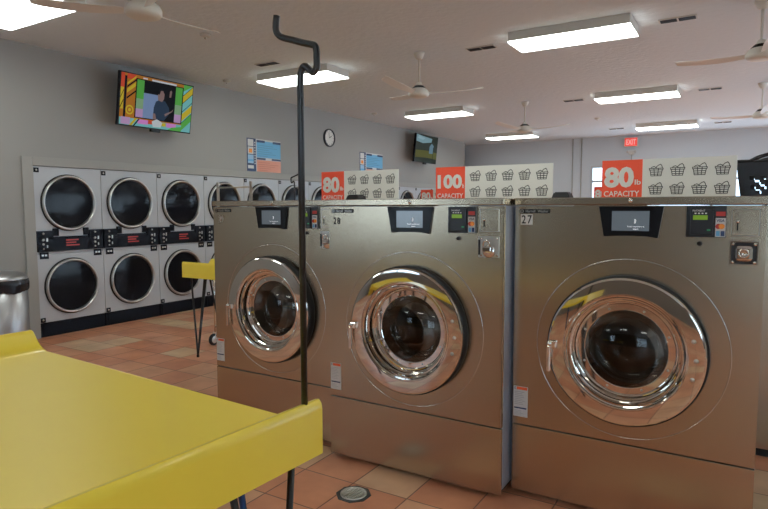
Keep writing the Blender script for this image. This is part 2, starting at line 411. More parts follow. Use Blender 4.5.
    stroke(bm, [(.009,.548),(.0145,.559),(.019,.548),(.009,.548)], .0015, -.0016, 2)
    for k in range(8): rect(bm, .011, .470+k*.009, .050+.022*random.random(), .4725+k*.009, -.0016, 3)
    for k in range(4): rect(bm, .011, .416+k*.007, .045+.028*random.random(), .4182+k*.007, -.0016, 3)
    obj('warning_label', bm, [label_white, label_orange, navy, mat('fine_print', (.45,.46,.46), .6)], root)
    # badge
    bm = nb(); rect(bm, .036,1.4285,.172,1.4485,-.0014,0)
    vs = [bm.verts.new((.034+.0125*math.cos(2*PI*i/24), -.0013, 1.4385+.0125*math.sin(2*PI*i/24))) for i in range(24)]; bm.faces.new(vs)
    lathe(bm, [(.0065,.0018),(.0088,.0018)], (.034,0,1.4385), seg=24, mi=1); rect(bm, .033,1.434,.035,1.443,-.0019,1)
    text(bm, 'Harrell', .053,1.4325,.100,1.4445,-.0018,mi=1,bold=.015); text(bm, 'Washer', .112,1.4325,.164,1.4445,-.0018,mi=1,bold=.015)
    obj('badge', bm, [print_black, satin], root)
    return root
def number_part(root, s, x0, z0, x1, z1, sticker=True, dig=1):
    bm = nb()
    if sticker: rect(bm, x0, z0, x1, z1, -.0012, 0)
    w = (x1-x0)/2
    for i, ch in enumerate(s): text(bm, ch, x0+i*w+w*.14, z0+(z1-z0)*.12, x0+(i+1)*w-w*.14, z1-(z1-z0)*.1, -.0017, mi=dig, bold=.012)
    o = obj('number_sticker', bm, [print_white, print_black], root); o['own'] = 1
def lock_square(root):
    bm = nb(); box(bm, .919, -.003, 1.218, 1.022, .001, 1.318, .001); box(bm, .925, -.0045, 1.224, 1.016, -.0028, 1.312, mi=1)
    for x_ in (.932, 1.009):
        for z_ in (1.231, 1.305): lathe(bm, [(0,.006),(.006,.004),(.0075,0)], (x_,-.0045,z_), seg=12, mi=0)
    lp = obj('lock_plate', bm, [chrome, grille], root); lp['own'] = 1
    bm = nb(); box(bm, .940, -.026, 1.235, 1.001, -.004, 1.300, .012, seg=3); lathe(bm, [(.022,.002),(.020,.010),(.014,.011),(.013,.004),(0,.004)], (.9705,-.024,1.268), seg=24)
    k = obj('lock', bm, chrome, lp); k['own'] = 1
def lock_round(root):
    bm = nb(); box(bm, .915, -.004, 1.214, 1.022, .001, 1.316, .001); lp = obj('lock_plate', bm, satin, root); lp['own'] = 1
    bm = nb(); box(bm, .916, -.007, 1.226, .926, -.0038, 1.300, mi=1)
    lathe(bm, [(.032,.0),(.032,.008),(.028,.012),(0,.012)], (.972,-.004,1.245), seg=28)
    tube(bm, smooth_path([(.949,-.02,1.262),(.949,-.024,1.284),(.962,-.026,1.297),(.978,-.024,1.290),(.984,-.02,1.266)], 5), .005, 8)
    box(bm, .944, -.03, 1.244, .990, -.012, 1.268, .004)
    for x_ in (.930, 1.012):
        for z_ in (1.224, 1.306): lathe(bm, [(0,.005),(.005,.003),(.006,0)], (x_,-.004,z_), seg=12)
    k = obj('lock', bm, [chrome, grille], lp); k['own'] = 1
def vent_cap(root, x, y):
    bm = nb()
    a = [(x-.055,y-.06,1.502),(x+.055,y-.06,1.502),(x+.055,y+.06,1.502),(x-.055,y+.06,1.502)]
    b_ = [(x-.04,y-.045,1.545),(x+.04,y-.045,1.545),(x+.04,y+.045,1.545),(x-.04,y+.045,1.545)]
    va = [bm.verts.new(p) for p in a]; vb = [bm.verts.new(p) for p in b_]
    bm.faces.new(va); bm.faces.new(vb)
    for i in range(4): bm.faces.new([va[i], va[(i+1)%4], vb[(i+1)%4], vb[i]])
    bmesh.ops.bevel(bm, geom=list(bm.edges), offset=.006, segments=2, affect='EDGES')
    o = obj('vent_cap', bm, rubber, root); o['own'] = 1
G = 'stainless front-loading washers'
w27 = washer_base(); w27.location = (-.976, 2.839, 0); w27['label'] = 'stainless washing machine numbered 27, rightmost of the front three'; w27['group'] = G
w28 = dup(w27, (-2.036, 2.726, 0), 0, 'stainless washing machine numbered 28, middle of the front three, standing slightly forward', G)
w29 = dup(w27, (-3.096, 2.839, 0), 0, 'stainless washing machine numbered 29, partly behind the black hanging pole', G)
w26 = dup(w27, (.80, 5.15, 0), PI, 'stainless washing machine backing onto machine 27, mostly hidden', G)
wf1 = dup(w27, (-4.90, 7.84, 0), 0, 'distant washing machine carrying the red sign seen left of the 100 sign', G)
wf2 = dup(w27, (-2.10, 7.95, 0), 0, 'distant washing machine carrying the red sign left of the right-hand 80 sign', G)
number_part(w27, '27', .029, 1.372, .088, 1.424); number_part(w28, '28', .031, 1.357, .084, 1.407, sticker=False); number_part(w29, '29', .052, 1.353, .103, 1.410, sticker=False, dig=0)
lock_square(w27); lock_round(w28); lock_round(w29)
vent_cap(w27, .045, .70); vent_cap(w29, .80, .55)

# ------------------------------------------------------------------ capacity signs
def basket_print(bm, cx, cz, w, y):
    h = w*.62; zt = cz+h*.22; zb = cz-h*.72; lw = w*.05; t = w/2; q = w*.36
    stroke(bm, [(cx-t,zt),(cx+t,zt),(cx+t*.96,zt-h*.2),(cx-t*.96,zt-h*.2),(cx-t,zt)], lw, y)
    stroke(bm, [(cx-t*.88,zt-h*.2),(cx-q,zb),(cx+q,zb),(cx+t*.88,zt-h*.2)], lw, y)
    for k in (-.3,.3): stroke(bm, [(cx+t*k*1.1,zt),(cx+q*k*1.0,zb)], lw, y)
    for k in (.5,.78): stroke(bm, [(cx-t*(.9-.15*k),zt-h*.94*k),(cx+t*(.9-.15*k),zt-h*.94*k)], lw, y)
    stroke(bm, [(cx-t*.75,zt),(cx-t*.62,zt+h*.16),(cx-t*.3,zt+h*.24),(cx-t*.05,zt+h*.12),(cx+t*.1,zt)], lw, y)
    stroke(bm, [(cx-t*.05,zt+h*.12),(cx+t*.3,zt+h*.38),(cx+t*.62,zt+h*.5),(cx+t*.8,zt+h*.32),(cx+t*.9,zt)], lw, y)
def capacity_sign(num, x0, y, wtot, wred, nb_, label, h=.244):
    r = thing('capacity_sign', label, 'sign', (x0, y, 1.504), 0, 'capacity signs on top of the washers')
    bm = nb(); box(bm, 0, 0, 0, wred, .008, h, mi=1); box(bm, wred, 0, 0, wtot, .008, h, mi=0); obj('board', bm, [sign_white, sign_red], r)
    bm = nb(); box(bm, wtot*.5-.06, -.03, 0, wtot*.5+.06, .05, .004); box(bm, wtot*.5-.06, .008, 0, wtot*.5+.06, .011, .06); obj('foot', bm, black, r)
    bm = nb()
    text(bm, num, wred*.06, h*(.30 if num == '80' else .36), wred*(.80 if num == '80' else .90), h*(.83 if num == '80' else .78), -.0008, bold=.045); text(bm, 'lb', wred*(.82 if num == '80' else .91), h*.37, wred*.97, h*.50, -.0008, bold=.02)
    obj('number_lettering', bm, print_white, r)
    bm = nb(); text(bm, 'CAPACITY', wred*.06, h*.075, wred*.94, h*.22, -.0008, bold=.012); obj('capacity_lettering', bm, print_white, r)
    p = (wtot-wred-.03)/nb_
    for i in range(nb_):
        for zz in (.72, .27):
            bm = nb(); basket_print(bm, wred+.018+p*(i+.5), h*zz, min(.088, p*.66), -.0008); obj('basket_drawing', bm, print_black, r)
    return r
capacity_sign('80', -3.02, 3.95, .735, .228, 4, 'red and cream 80 lb capacity sign on top of machine 29')
capacity_sign('100', -1.966, 3.95, .86, .232, 5, 'red and cream 100 lb capacity sign on top of machine 28')
capacity_sign('80', -.795, 3.95, .735, .237, 4, 'red and cream 80 lb capacity sign on top of machine 27')
capacity_sign('80', -4.72, 8.92, .735, .228, 4, 'distant red capacity sign seen just left of the 100 sign')
capacity_sign('80', -1.925, 9.03, .735, .228, 4, 'distant red capacity sign seen at left edge of the right-hand 80 sign')

# ------------------------------------------------------------------ dryers (local: front y=0 facing -Y)
def dryer_base():
    r = thing('stacked_dryer', '', 'dryer'); w = DW-.005
    bm = nb()
    box(bm, 0, .0, .165, w, .75, .93, .004); box(bm, 0, 0, 1.20, w, .75, DT, .004); box(bm, .002, .01, .93, w-.002, .75, 1.20)
    obj('cabinet', bm, white_enamel, r)
    bm = nb(); box(bm, .003, .012, 0, w-.003, .70, .164); box(bm, .03, .004, .02, w-.03, .013, .15, .003); obj('kick_plate', bm, dryer_black, r)
    for nm, cz in (('door', 1.515), ('door', .555)):
        cx = .387
        bm = nb(); lathe(bm, [(.314,0),(.315,.030),(.311,.044),(.303,.048),(.294,.045),(.288,.030),(.283,.012)], (cx,0,cz), seg=64)
        d = obj(nm, bm, satin, r)
        bm = nb(); lathe(bm, [(.314,.0),(.325,.003),(.325,.014),(.315,.020)], (cx,0,cz), seg=64); obj('door_gasket', bm, rubber, d)
        bm = nb(); lathe(bm, [(.285,.014),(.24,.020),(.12,.027),(0,.029)], (cx,0,cz), seg=48); obj('door_glass', bm, dark_glass, d)
    # control band
    bm = nb(); box(bm, .004, -.014, .965, w-.004, .011, 1.130, .003); box(bm, .004, -.020, 1.10, .185, .011, 1.198, .003); box(bm, w-.185, -.020, 1.10, w-.004, .011, 1.198, .003)
    box(bm, .185, -.018, 1.14, .25, .011, 1.225, .004); box(bm, w-.25, -.018, 1.14, w-.185, .011, 1.225, .004)
    cp = obj('control_panel', bm, dryer_black, r)
    bm = nb(); box(bm, .25, -.004, 1.135, w-.25, .001, 1.198); obj('lint_door', bm, white_enamel, r)
    bm = nb()
    for k in range(3): rect(bm, .33, 1.02+k*.03, .33+(.16,.12,.15)[k], 1.035+k*.03, -.0147)
    obj('red_lettering', bm, red_led, cp)
    for x_ in (.09, w-.09):
        for dz, rr in ((1.17,.012),(1.10,.016),(1.05,.014),(1.00,.01)):
            bm = nb(); lathe(bm, [(0,.010),(rr*.8,.009),(rr,.002),(rr,0)], (x_-.02,-.020 if dz > 1.1 else -.014,dz), seg=12); obj('knob', bm, satin, cp)
        bm = nb(); box(bm, x_+.012, -.022, 1.08, x_+.03, -.012, 1.12, .002); obj('coin_slot', bm, satin, cp)
        bm = nb(); box(bm, x_+.016, -.018, 1.01, x_+.03, -.012, 1.04, .002); obj('coin_return', bm, satin, cp)
    for x_ in (.03, w-.125):
        bm = nb(); box(bm, x_, -.004, .885, x_+.10, .001, .960, .002); rect(bm, x_+.02, .915, x_+.045, .935, -.0045, 1); rect(bm, x_+.055, .915, x_+.08, .935, -.0045, 1); obj('coin_plate', bm, [dryer_black, satin], r)
    for z_ in (1.87, .19):
        bm = nb(); box(bm, .006, -.006, z_-.02, .062, .001, z_+.032, .002); lathe(bm, [(0,.003),(.01,.002),(.011,0)], (.034,-.006,z_+.006), seg=12, mi=1); obj('lock', bm, [dryer_black, satin], r)
    return r
d0 = dryer_base(); DG = 'bank of stacked dryers in the left wall'
ordn = ['first', 'second', 'third', 'fourth', 'fifth', 'sixth', 'seventh', 'eighth', 'ninth', 'tenth', 'eleventh', 'twelfth', 'thirteenth', 'fourteenth']
for i in range(ND):
    loc = (XL+.006, D0+DW*i, 0)
    lb = 'white stacked dryer in the left wall, %s from the bin end' % ordn[i]
    if i == 0:
        d0.location = loc; d0.rotation_euler = (0,0,PI/2); d0['label'] = 'white stacked dryer at the left end of the bank, beside the bin'; d0['group'] = DG
    else: dup(d0, loc, PI/2, lb, DG)

# ------------------------------------------------------------------ folding tables
HOOK = [(0,1.70),(0,1.785),(.003,1.808),(.012,1.820),(.022,1.818),(.030,1.810),(.040,1.802),(.048,1.805),(.054,1.815),(.054,1.835),(.054,1.852),(.050,1.866),(.040,1.871),
        (.010,1.880),(-.025,1.892),(-.055,1.902),(-.072,1.912),(-.080,1.926),(-.080,1.942),(-.077,1.962)]
def folding_table(label, loc, rz, hook_rot, pole_y, pole_dz=0, TL=1.665, TD=.84, blue=False):
    """origin: outer corner of the pole end, far side; local x runs away from the pole end (negative), y from 0 to -TD"""
    r = thing('folding_table', label, 'table', loc, rz, 'yellow folding tables')
    up = [(0,.780),(.0,.905),(-.003,.922),(-.012,.932),(-.024,.930),(-.036,.918),(-.060,.892),(-.085,.870),(-.110,.858),(-.140,.855)]
    prof = up + [(-TL-x, z) for x, z in reversed(up)]
    lo = [(-.016,.780),(-.018,.880),(-.035,.872),(-.055,.850),(-.090,.832),(-.140,.825)]
    prof += [(-TL-x, z) for x, z in lo] + list(reversed(lo))
    bm = nb(); fs0 = set(bm.faces)
    a = [bm.verts.new((x,-TD,z)) for x, z in prof]; b_ = [bm.verts.new((x,0,z)) for x, z in prof]
    n = len(prof)
    for i in range(n):
        j = (i+1) % n; bm.faces.new([a[i], b_[i], b_[j], a[j]])
    f1 = bm.faces.new(a); f2 = bm.faces.new(list(reversed(b_)))
    bmesh.ops.bevel(bm, geom=list({e for f in (f1, f2) for e in f.edges}), offset=.004, segments=3, affect='EDGES', profile=.5)
    bmesh.ops.triangulate(bm, faces=[f for f in bm.faces if len(f.verts) > 8])
    o = obj('table_top', bm, yellow, r)
    for p in o.data.polygons: p.use_smooth = abs(p.normal.y) < .9
    o.data.set_sharp_from_angle(angle=math.radians(35))
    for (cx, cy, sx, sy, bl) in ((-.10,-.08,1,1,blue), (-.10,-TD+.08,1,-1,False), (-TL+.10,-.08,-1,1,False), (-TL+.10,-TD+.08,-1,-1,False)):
        bm = nb(); foot = Vector((cx+sx*.068, cy-sy*.08, .012))
        tops = [(cx+sx*.058, cy+sy*.005, .86), (cx+sx*.058, cy-sy*.225, .86), (cx-sx*min(.13, TL*.2), cy-sy*.045, .835)]
        for k, t in enumerate(tops):
            t = Vector(t); e_ = foot + Vector((0,0,0)); 
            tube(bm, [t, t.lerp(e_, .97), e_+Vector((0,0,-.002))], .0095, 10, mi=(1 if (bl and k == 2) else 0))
        box(bm, cx-.12 if sx > 0 else cx-.04, cy-.20 if sy > 0 else cy-.04, .826, cx+.04 if sx > 0 else cx+.12, cy+.04 if sy > 0 else cy+.20, .836) if False else None
        lathe(bm, [(0,0),(.014,0),(.014,.022),(0,.026)], (foot.x, foot.y, 0), axis='Z', seg=12)
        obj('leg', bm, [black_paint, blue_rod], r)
    if hook_rot is None: return r
    bm = nb(); ca, sa = math.cos(hook_rot), math.sin(hook_rot)
    pts = [(0,.925)] + [(x, z) for x, z in HOOK]
    P = [(-.018+x*ca, pole_y+x*sa, z+(pole_dz if z > 1 else 0)) for x, z in pts]
    tube(bm, [P[0]] + smooth_path(P[1:], 4), .0088, 12)
    obj('hanging_pole', bm, black_paint, r)
    return r
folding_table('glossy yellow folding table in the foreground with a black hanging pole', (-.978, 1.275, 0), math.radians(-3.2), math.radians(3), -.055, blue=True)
folding_table('narrow yellow folding table seen left of machine 29', (-3.40, 3.885, 0), math.radians(-90), None, 0, TL=.40, TD=1.29)
folding_table('distant folding table whose thin black pole rises behind the foreground pole', (-4.90, 5.9, 0), math.radians(-90), math.radians(-90), -.06, -.03)

# ------------------------------------------------------------------ laundry cart
ct = thing('laundry_cart', 'chrome laundry cart with a hanging rack behind machine 29', 'cart', (-4.28, 4.34, 0))
CW, CL = .52, .92     # extends to -x and +y
bm = nb()
for z, ins in ((.32,.05),(.60,.02),(.86,0)):
    tube(bm, [(-ins,ins,z),(-CW+ins,ins,z),(-CW+ins,CL-ins,z),(-ins,CL-ins,z),(-ins,ins,z)], .006, 8)
for k in range(13):
    y = .05+(CL-.1)*k/12
    for x, xi in ((0,-.05),(-CW,-CW+.05)): tube(bm, [(x,y,.86),(xi,y,.32)], .0022, 5)
    tube(bm, [(-.05,y,.32),(-CW+.05,y,.32)], .0022, 5)
for k in range(8):
    x = -.05-(CW-.1)*k/7
    tube(bm, [(x,0,.86),(x,.05,.32),(x,CL-.05,.32),(x,CL,.86)], .0022, 5)
obj('basket', bm, chrome, ct)
bm = nb()
for x in (-.01, -.48): tube(bm, [(x,.10,.20),(x,.10,1.72)], .015, 10)
tube(bm, [(-.01,.10,1.665),(-.48,.10,1.665)], .009, 8)
obj('hanging_rack', bm, satin, ct)
bm = nb(); tube(bm, [(-.02,.03,.2),(-CW+.02,.03,.2),(-CW+.02,CL-.03,.2),(-.02,CL-.03,.2),(-.02,.03,.2)], .011, 8)
for x in (-.02,-CW+.02):
    for y in (.03, CL-.03): tube(bm, [(x,y,.14),(x,y,.86)], .008, 8)
obj('frame', bm, chrome, ct)
for x in (-.02,-CW+.02):
    for y in (.03, CL-.03):
        bm = nb(); lathe(bm, [(0,.014),(.055,.014),(.062,.010),(.062,-.010),(.055,-.014),(0,-.014)], (x-.0,y-.02,.062), axis='X', seg=24)
        cs = obj('caster', bm, rubber, ct)
        bm = nb(); lathe(bm, [(0,.016),(.036,.016),(.038,.0145)], (x,y-.02,.062), axis='X', seg=20); tube(bm, [(x+.018,y-.02,.062),(x+.018,y,.14)], .004, 6); tube(bm, [(x-.018,y-.02,.062),(x-.018,y,.14)], .004, 6); obj('wheel_hub', bm, satin, cs)

# ------------------------------------------------------------------ trash bin
tb = thing('trash_bin', 'steel trash bin with a black bag beside the first dryer', 'bin', (-6.40, 3.035, 0))
bm = nb(); lathe(bm, [(0,.0),(.245,.0),(.25,.01),(.25,.72),(.243,.72),(.243,.02)], axis='Z', seg=48); obj('body', bm, can_steel, tb)
bm = nb(); 
seg = 60; rows = [(.252,.745),(.258,.74),(.262,.70),(.259,.65),(.254,.62)]; R_ = []
for q, (rr, z) in enumerate(rows):
    R_.append([bm.verts.new(((rr+(.006*random.random() if q in (1,2,3) else 0))*math.cos(2*PI*i/seg), (rr+(.006*random.random() if q in (1,2,3) else 0))*math.sin(2*PI*i/seg), z+(.025*(random.random()-.5) if q >= 3 else 0))) for i in range(seg)])
for a, b_ in zip(R_, R_[1:]):
    for i in range(seg): bm.faces.new([a[i], a[(i+1)%seg], b_[(i+1)%seg], b_[i]])
obj('bag', bm, brown_m, tb, smooth=True)
bm = nb(); lathe(bm, [(.256,.742),(.258,.752),(.25,.765),(.22,.795),(.15,.815),(.06,.822),(0,.823)], axis='Z', seg=48); obj('lid', bm, can_steel, tb)

# ------------------------------------------------------------------ black basket on the rear machine
bk = thing('laundry_basket', 'black perforated plastic laundry basket at the right edge, beside the 80 sign', 'basket', (-.065, 4.06, 1.506))
BW, BD, BH = .62, .42, .215
def lattice(bm, p00, p10, p11, p01, nu, nv, fill):
    P = lambda u, v: (Vector(p00)*(1-u)*(1-v)+Vector(p10)*u*(1-v)+Vector(p11)*u*v+Vector(p01)*(1-u)*v)
    g = [[bm.verts.new(P(i/nu, j/nv)) for j in range(nv+1)] for i in range(nu+1)]
    fs = []
    for i in range(nu):
        for j in range(nv):
            f = bm.faces.new([g[i][j], g[i+1][j], g[i+1][j+1], g[i][j+1]])
            if not fill(i, j): fs.append(f)
    r = bmesh.ops.inset_individual(bm, faces=fs, thickness=min((P(0,0)-P(1/nu,0)).length, (P(0,0)-P(0,1/nv)).length)*.24)
    bmesh.ops.delete(bm, geom=fs, context='FACES')
bm = nb(); t_ = .03
c0 = [(t_,t_,.0),(BW-t_,t_,.0),(BW-t_,BD-t_,.0),(t_,BD-t_,.0)]; c1 = [(0,0,BH),(BW,0,BH),(BW,BD,BH),(0,BD,BH)]
fill = lambda i, j: (i+j) % 2 == 1 or j >= 5 or j == 0 or i % 7 not in (2, 3, 4)
for k in range(4):
    j = (k+1) % 4; lattice(bm, c0[k], c0[j], c1[j], c1[k], 22 if k % 2 == 0 else 15, 8, fill)
bm.faces.new([bm.verts.new(p) for p in c0])
o = obj('body', bm, black, bk); md = o.modifiers.new('s', 'SOLIDIFY'); md.thickness = .003
bm = nb(); tube(bm, [(0,0,BH),(BW,0,BH),(BW,BD,BH),(0,BD,BH),(0,0,BH)], .009, 8); obj('rim', bm, black, bk)
for y in (.0, BD):
    bm = nb(); tube(bm, smooth_path([(.07,y,BH),(.12,y,BH+.025),(.22,y,BH+.045),(.40,y,BH+.045),(.50,y,BH+.025),(.55,y,BH)], 6), .011, 8); obj('handle', bm, black, bk)

# ------------------------------------------------------------------ floor drain
dr = thing('floor_drain', 'round steel floor drain in the tiles in front of machine 28', 'drain', (-1.655, 2.405, 0))
bm = nb(); vs = [(.092*math.cos(PI/8+PI/4*i), .092*math.sin(PI/8+PI/4*i)) for i in range(8)]
a = [bm.verts.new((x,y,.001)) for x, y in vs]; b_ = [bm.verts.new((x*.98,y*.98,.004)) for x, y in vs]
bm.faces.new(b_)
for i in range(8): bm.faces.new([a[i], a[(i+1)%8], b_[(i+1)%8], b_[i]])
obj('surround', bm, drain_grey, dr)
bm = nb(); lathe(bm, [(.068,.003),(.068,.008),(.060,.009),(.058,.006),(0,.006)], axis='Z', seg=36)
for k in range(6):
    x = -.045+.018*k; hl = math.sqrt(.056**2-x*x); box(bm, x-.004, -hl, .006, x+.004, hl, .009)
obj('grate', bm, drain_m, dr)

# ------------------------------------------------------------------ ceiling lights
def ceiling_light():
    r = thing('ceiling_light', '', 'ceiling light')
    bm = nb(); box(bm, -.58, -.235, -.092, .58, .235, 0, .004); obj('housing', bm, fixture_white, r)
    bm = nb()
    pr_ = [(-.235,-.0925),(-.235,-.098),(-.215,-.106),(.215,-.106),(.235,-.098),(.235,-.0925)]
    a = [bm.verts.new((-.58,y,z)) for y, z in pr_]; b_ = [bm.verts.new((.58,y,z)) for y, z in pr_]
    for i in range(len(pr_)-1): bm.faces.new([a[i], b_[i], b_[i+1], a[i+1]])
    bm.faces.new(a); bm.faces.new(list(reversed(b_)))
    obj('diffuser', bm, diffuser, r)
    return r
cl = ceiling_light(); LG = 'fluorescent ceiling lights'
col_x = (-5.07, -1.56, 2.0); row_y = (-1.2, 2.83, 6.15, 9.95, 14.0)
names_ = {(0,1):'fluorescent ceiling light at the top left corner, above the first fan', (0,2):'fluorescent ceiling light behind the top of the black pole',
          (0,3):'fluorescent ceiling light below the second fan', (0,4):'distant fluorescent ceiling light below the third fan',
          (1,2):'largest fluorescent ceiling light on the right, above the other two', (1,3):'fluorescent ceiling light in the middle of the right-hand row', (1,4):'farthest fluorescent ceiling light above the exit sign'}
first = True
for i, x in enumerate(col_x):
    for j, y in enumerate(row_y):
        lb = names_.get((i,j), 'fluorescent ceiling light outside the picture')
        dx = {(0,1):-.31, (0,2):.015, (0,3):.17, (0,4):.14, (1,3):.04, (1,4):.03}.get((i,j), 0); dy = .07 if (i, j) == (0, 2) else 0
        if first: cl.location = (x+dx, y+dy, ZC); cl['label'] = lb; cl['group'] = LG; first = False
        else: dup(cl, (x+dx, y+dy, ZC), 0, lb, LG)

# ------------------------------------------------------------------ fans
def fan_base():
    r = thing('ceiling_fan', '', 'ceiling fan')
    bm = nb(); lathe(bm, [(0,0),(.065,0),(.062,-.02),(.04,-.065),(.03,-.075),(0,-.075)], axis='Z', seg=24); obj('canopy', bm, fan_white, r)
    bm = nb(); tube(bm, [(0,0,-.07),(0,0,-.38)], .012, 10); obj('down_rod', bm, fan_white, r)
    bm = nb(); lathe(bm, [(.0,-.33),(.03,-.335),(.045,-.37),(.075,-.40),(.105,-.425),(.118,-.45),(.118,-.475),(.108,-.492),(.07,-.505),(0,-.508)], axis='Z', seg=36); hb = obj('motor', bm, fan_white, r)
    bm = nb(); lathe(bm, [(.050,-.372),(.078,-.398),(.081,-.402),(.076,-.406)], axis='Z', seg=30); obj('motor_vent', bm, rubber, hb)
    for k in range(3):
        a = 2*PI*k/3; bm = nb()
        st = []
        for q in range(13):
            t = q/12; x = .11+.62*t; w = .024+.03*min(1, t*2.2)*(1-.35*max(0, t-.5)*2); z = -.455+.05*t*t; tw = .012
            if q == 12: w *= .55
            st.append([(x,-w,z-tw),(x,w,z+tw),(x,w,z+tw+.004),(x,-w,z-tw+.004)])
        V = [[bm.verts.new(p) for p in s] for s in st]
        for s0, s1 in zip(V, V[1:]):
            for i in range(4):
                f = bm.faces.new([s0[i], s0[(i+1)%4], s1[(i+1)%4], s1[i]]); f.smooth = False
        bm.faces.new(V[0]); bm.faces.new(V[-1])
        bmesh.ops.rotate(bm, verts=bm.verts, matrix=Matrix.Rotation(a, 3, 'Z'), cent=(0,0,0)); obj('blade', bm, fan_blade, r)
    return r
fn = fan_base(); first = True
for x, y, a, lb in ((-3.49,2.64,216,'cream ceiling fan near the top left light'), (-3.285,6.154,27,'white ceiling fan above the wall television with the green picture'),
                    (-3.276,9.93,10,'distant white ceiling fan in the middle of the ceiling'), (.045,6.166,160,'white ceiling fan at the right edge, nearer one'),
                    (.12,10.236,155,'white ceiling fan at the right edge, farther and lower in view')):
    z = ZC if y > 3 else ZC+0
    if first: fn.location = (x,y,z); fn.rotation_euler = (0,0,math.radians(a)); fn['label'] = lb; fn['group'] = 'three-bladed ceiling fans'; first = False
    else: dup(fn, (x,y,z), math.radians(a), lb, 'three-bladed ceiling fans')

# ------------------------------------------------------------------ vents and detectors
bm = nb(); box(bm, -.165, -.065, -.010, .165, .065, 0, .003, mi=0); box(bm, -.150, -.048, -.012, -.008, .048, -.009, mi=1); box(bm, .008, -.048, -.012, .150, .048, -.009, mi=1)
for k in range(5):
    y = -.038+.019*k
    box(bm, -.150, y-.002, -.016, -.008, y+.002, -.011, mi=2); box(bm, .008, y-.002, -.016, .150, y+.002, -.011, mi=2)
v0 = obj('ceiling_vent', bm, [off_white, grille, mat('vent_slat', (.05,.05,.055), .5)]); first = True
for x, y, lb in ((-5.10,5.61,'dark ceiling vent between the left lights and the pole'), (-2.59,6.32,'small dark ceiling vent left of the largest right-hand light'), (-.63,6.34,'dark two-part ceiling vent right of the largest light'),
                 (-.55,10.285,'dark ceiling vent right of the middle right-hand light'), (-2.53,10.18,'dark ceiling vent left of the middle right-hand light'), (-.51,14.46,'dark ceiling vent right of the farthest light'),
                 (-2.60,14.35,'thin dark ceiling vent left of the farthest light')):
    o = v0 if first else v0.copy()
    if not first: C.objects.link(o)
    first = False; o.location = (x, y, ZC); tag(o, lb, 'vent', 'ceiling vents')
bm = nb(); lathe(bm, [(0,0),(.055,0),(.055,-.018),(.035,-.03),(0,-.032)], axis='Z', seg=24); lathe(bm, [(0,-.03),(.012,-.032),(.012,-.05),(0,-.052)], axis='Z', seg=12, mi=1)
s0 = obj('smoke_detector', bm, [off_white, satin]); first = True
for x, y, lb in ((-4.79,4.35,'round ceiling detector right of the first television'), (-6.24,6.03,'small round ceiling detector near the left wall'), (-6.06,9.57,'round ceiling detector by the second fan'), (-2.63,12.47,'tiny ceiling detector below the right-hand vent')):
    o = s0 if first else s0.copy()
    if not first: C.objects.link(o)
    first = False; o.location = (x, y, ZC); tag(o, lb, 'detector', 'ceiling detectors')

# ------------------------------------------------------------------ televisions, local: screen faces -Y, centred
def tv(label, loc, content, tilt):
    r = thing('television', label, 'television', loc, PI/2, 'wall televisions')
    w, h = 1.09, .635
    Rm = Matrix.Rotation(tilt, 4, 'X')
    def T(bm_): bmesh.ops.transform(bm_, matrix=Rm, verts=bm_.verts)
    bm = nb(); box(bm, -w/2, -.02, -h/2, w/2, .03, h/2, .006); box(bm, -w*.3, .03, -h*.3, w*.3, .06, h*.25, .01)
    box(bm, -.07, -.015, -h/2-.035, .07, .02, -h/2+.005, .004); T(bm); obj('frame', bm, glossy_black, r)
    bm = nb(); ms = content(bm, w-.03, h-.03, -.0215); T(bm); obj('screen', bm, ms, r, recalc=False)
    bm = nb(); box(bm, -.12, .24, -.12, .12, .262, .12, .003); box(bm, -.03, .05, -.04, .03, .245, .0, .003); box(bm, -.03, .05, .03, .03, .245, .06, .003); obj('wall_bracket', bm, black, r)
    return r
def em(name, c, s=.68): return mat(name, tuple(v*.2 for v in c), .4, emit=c, estr=s, spec=.05)
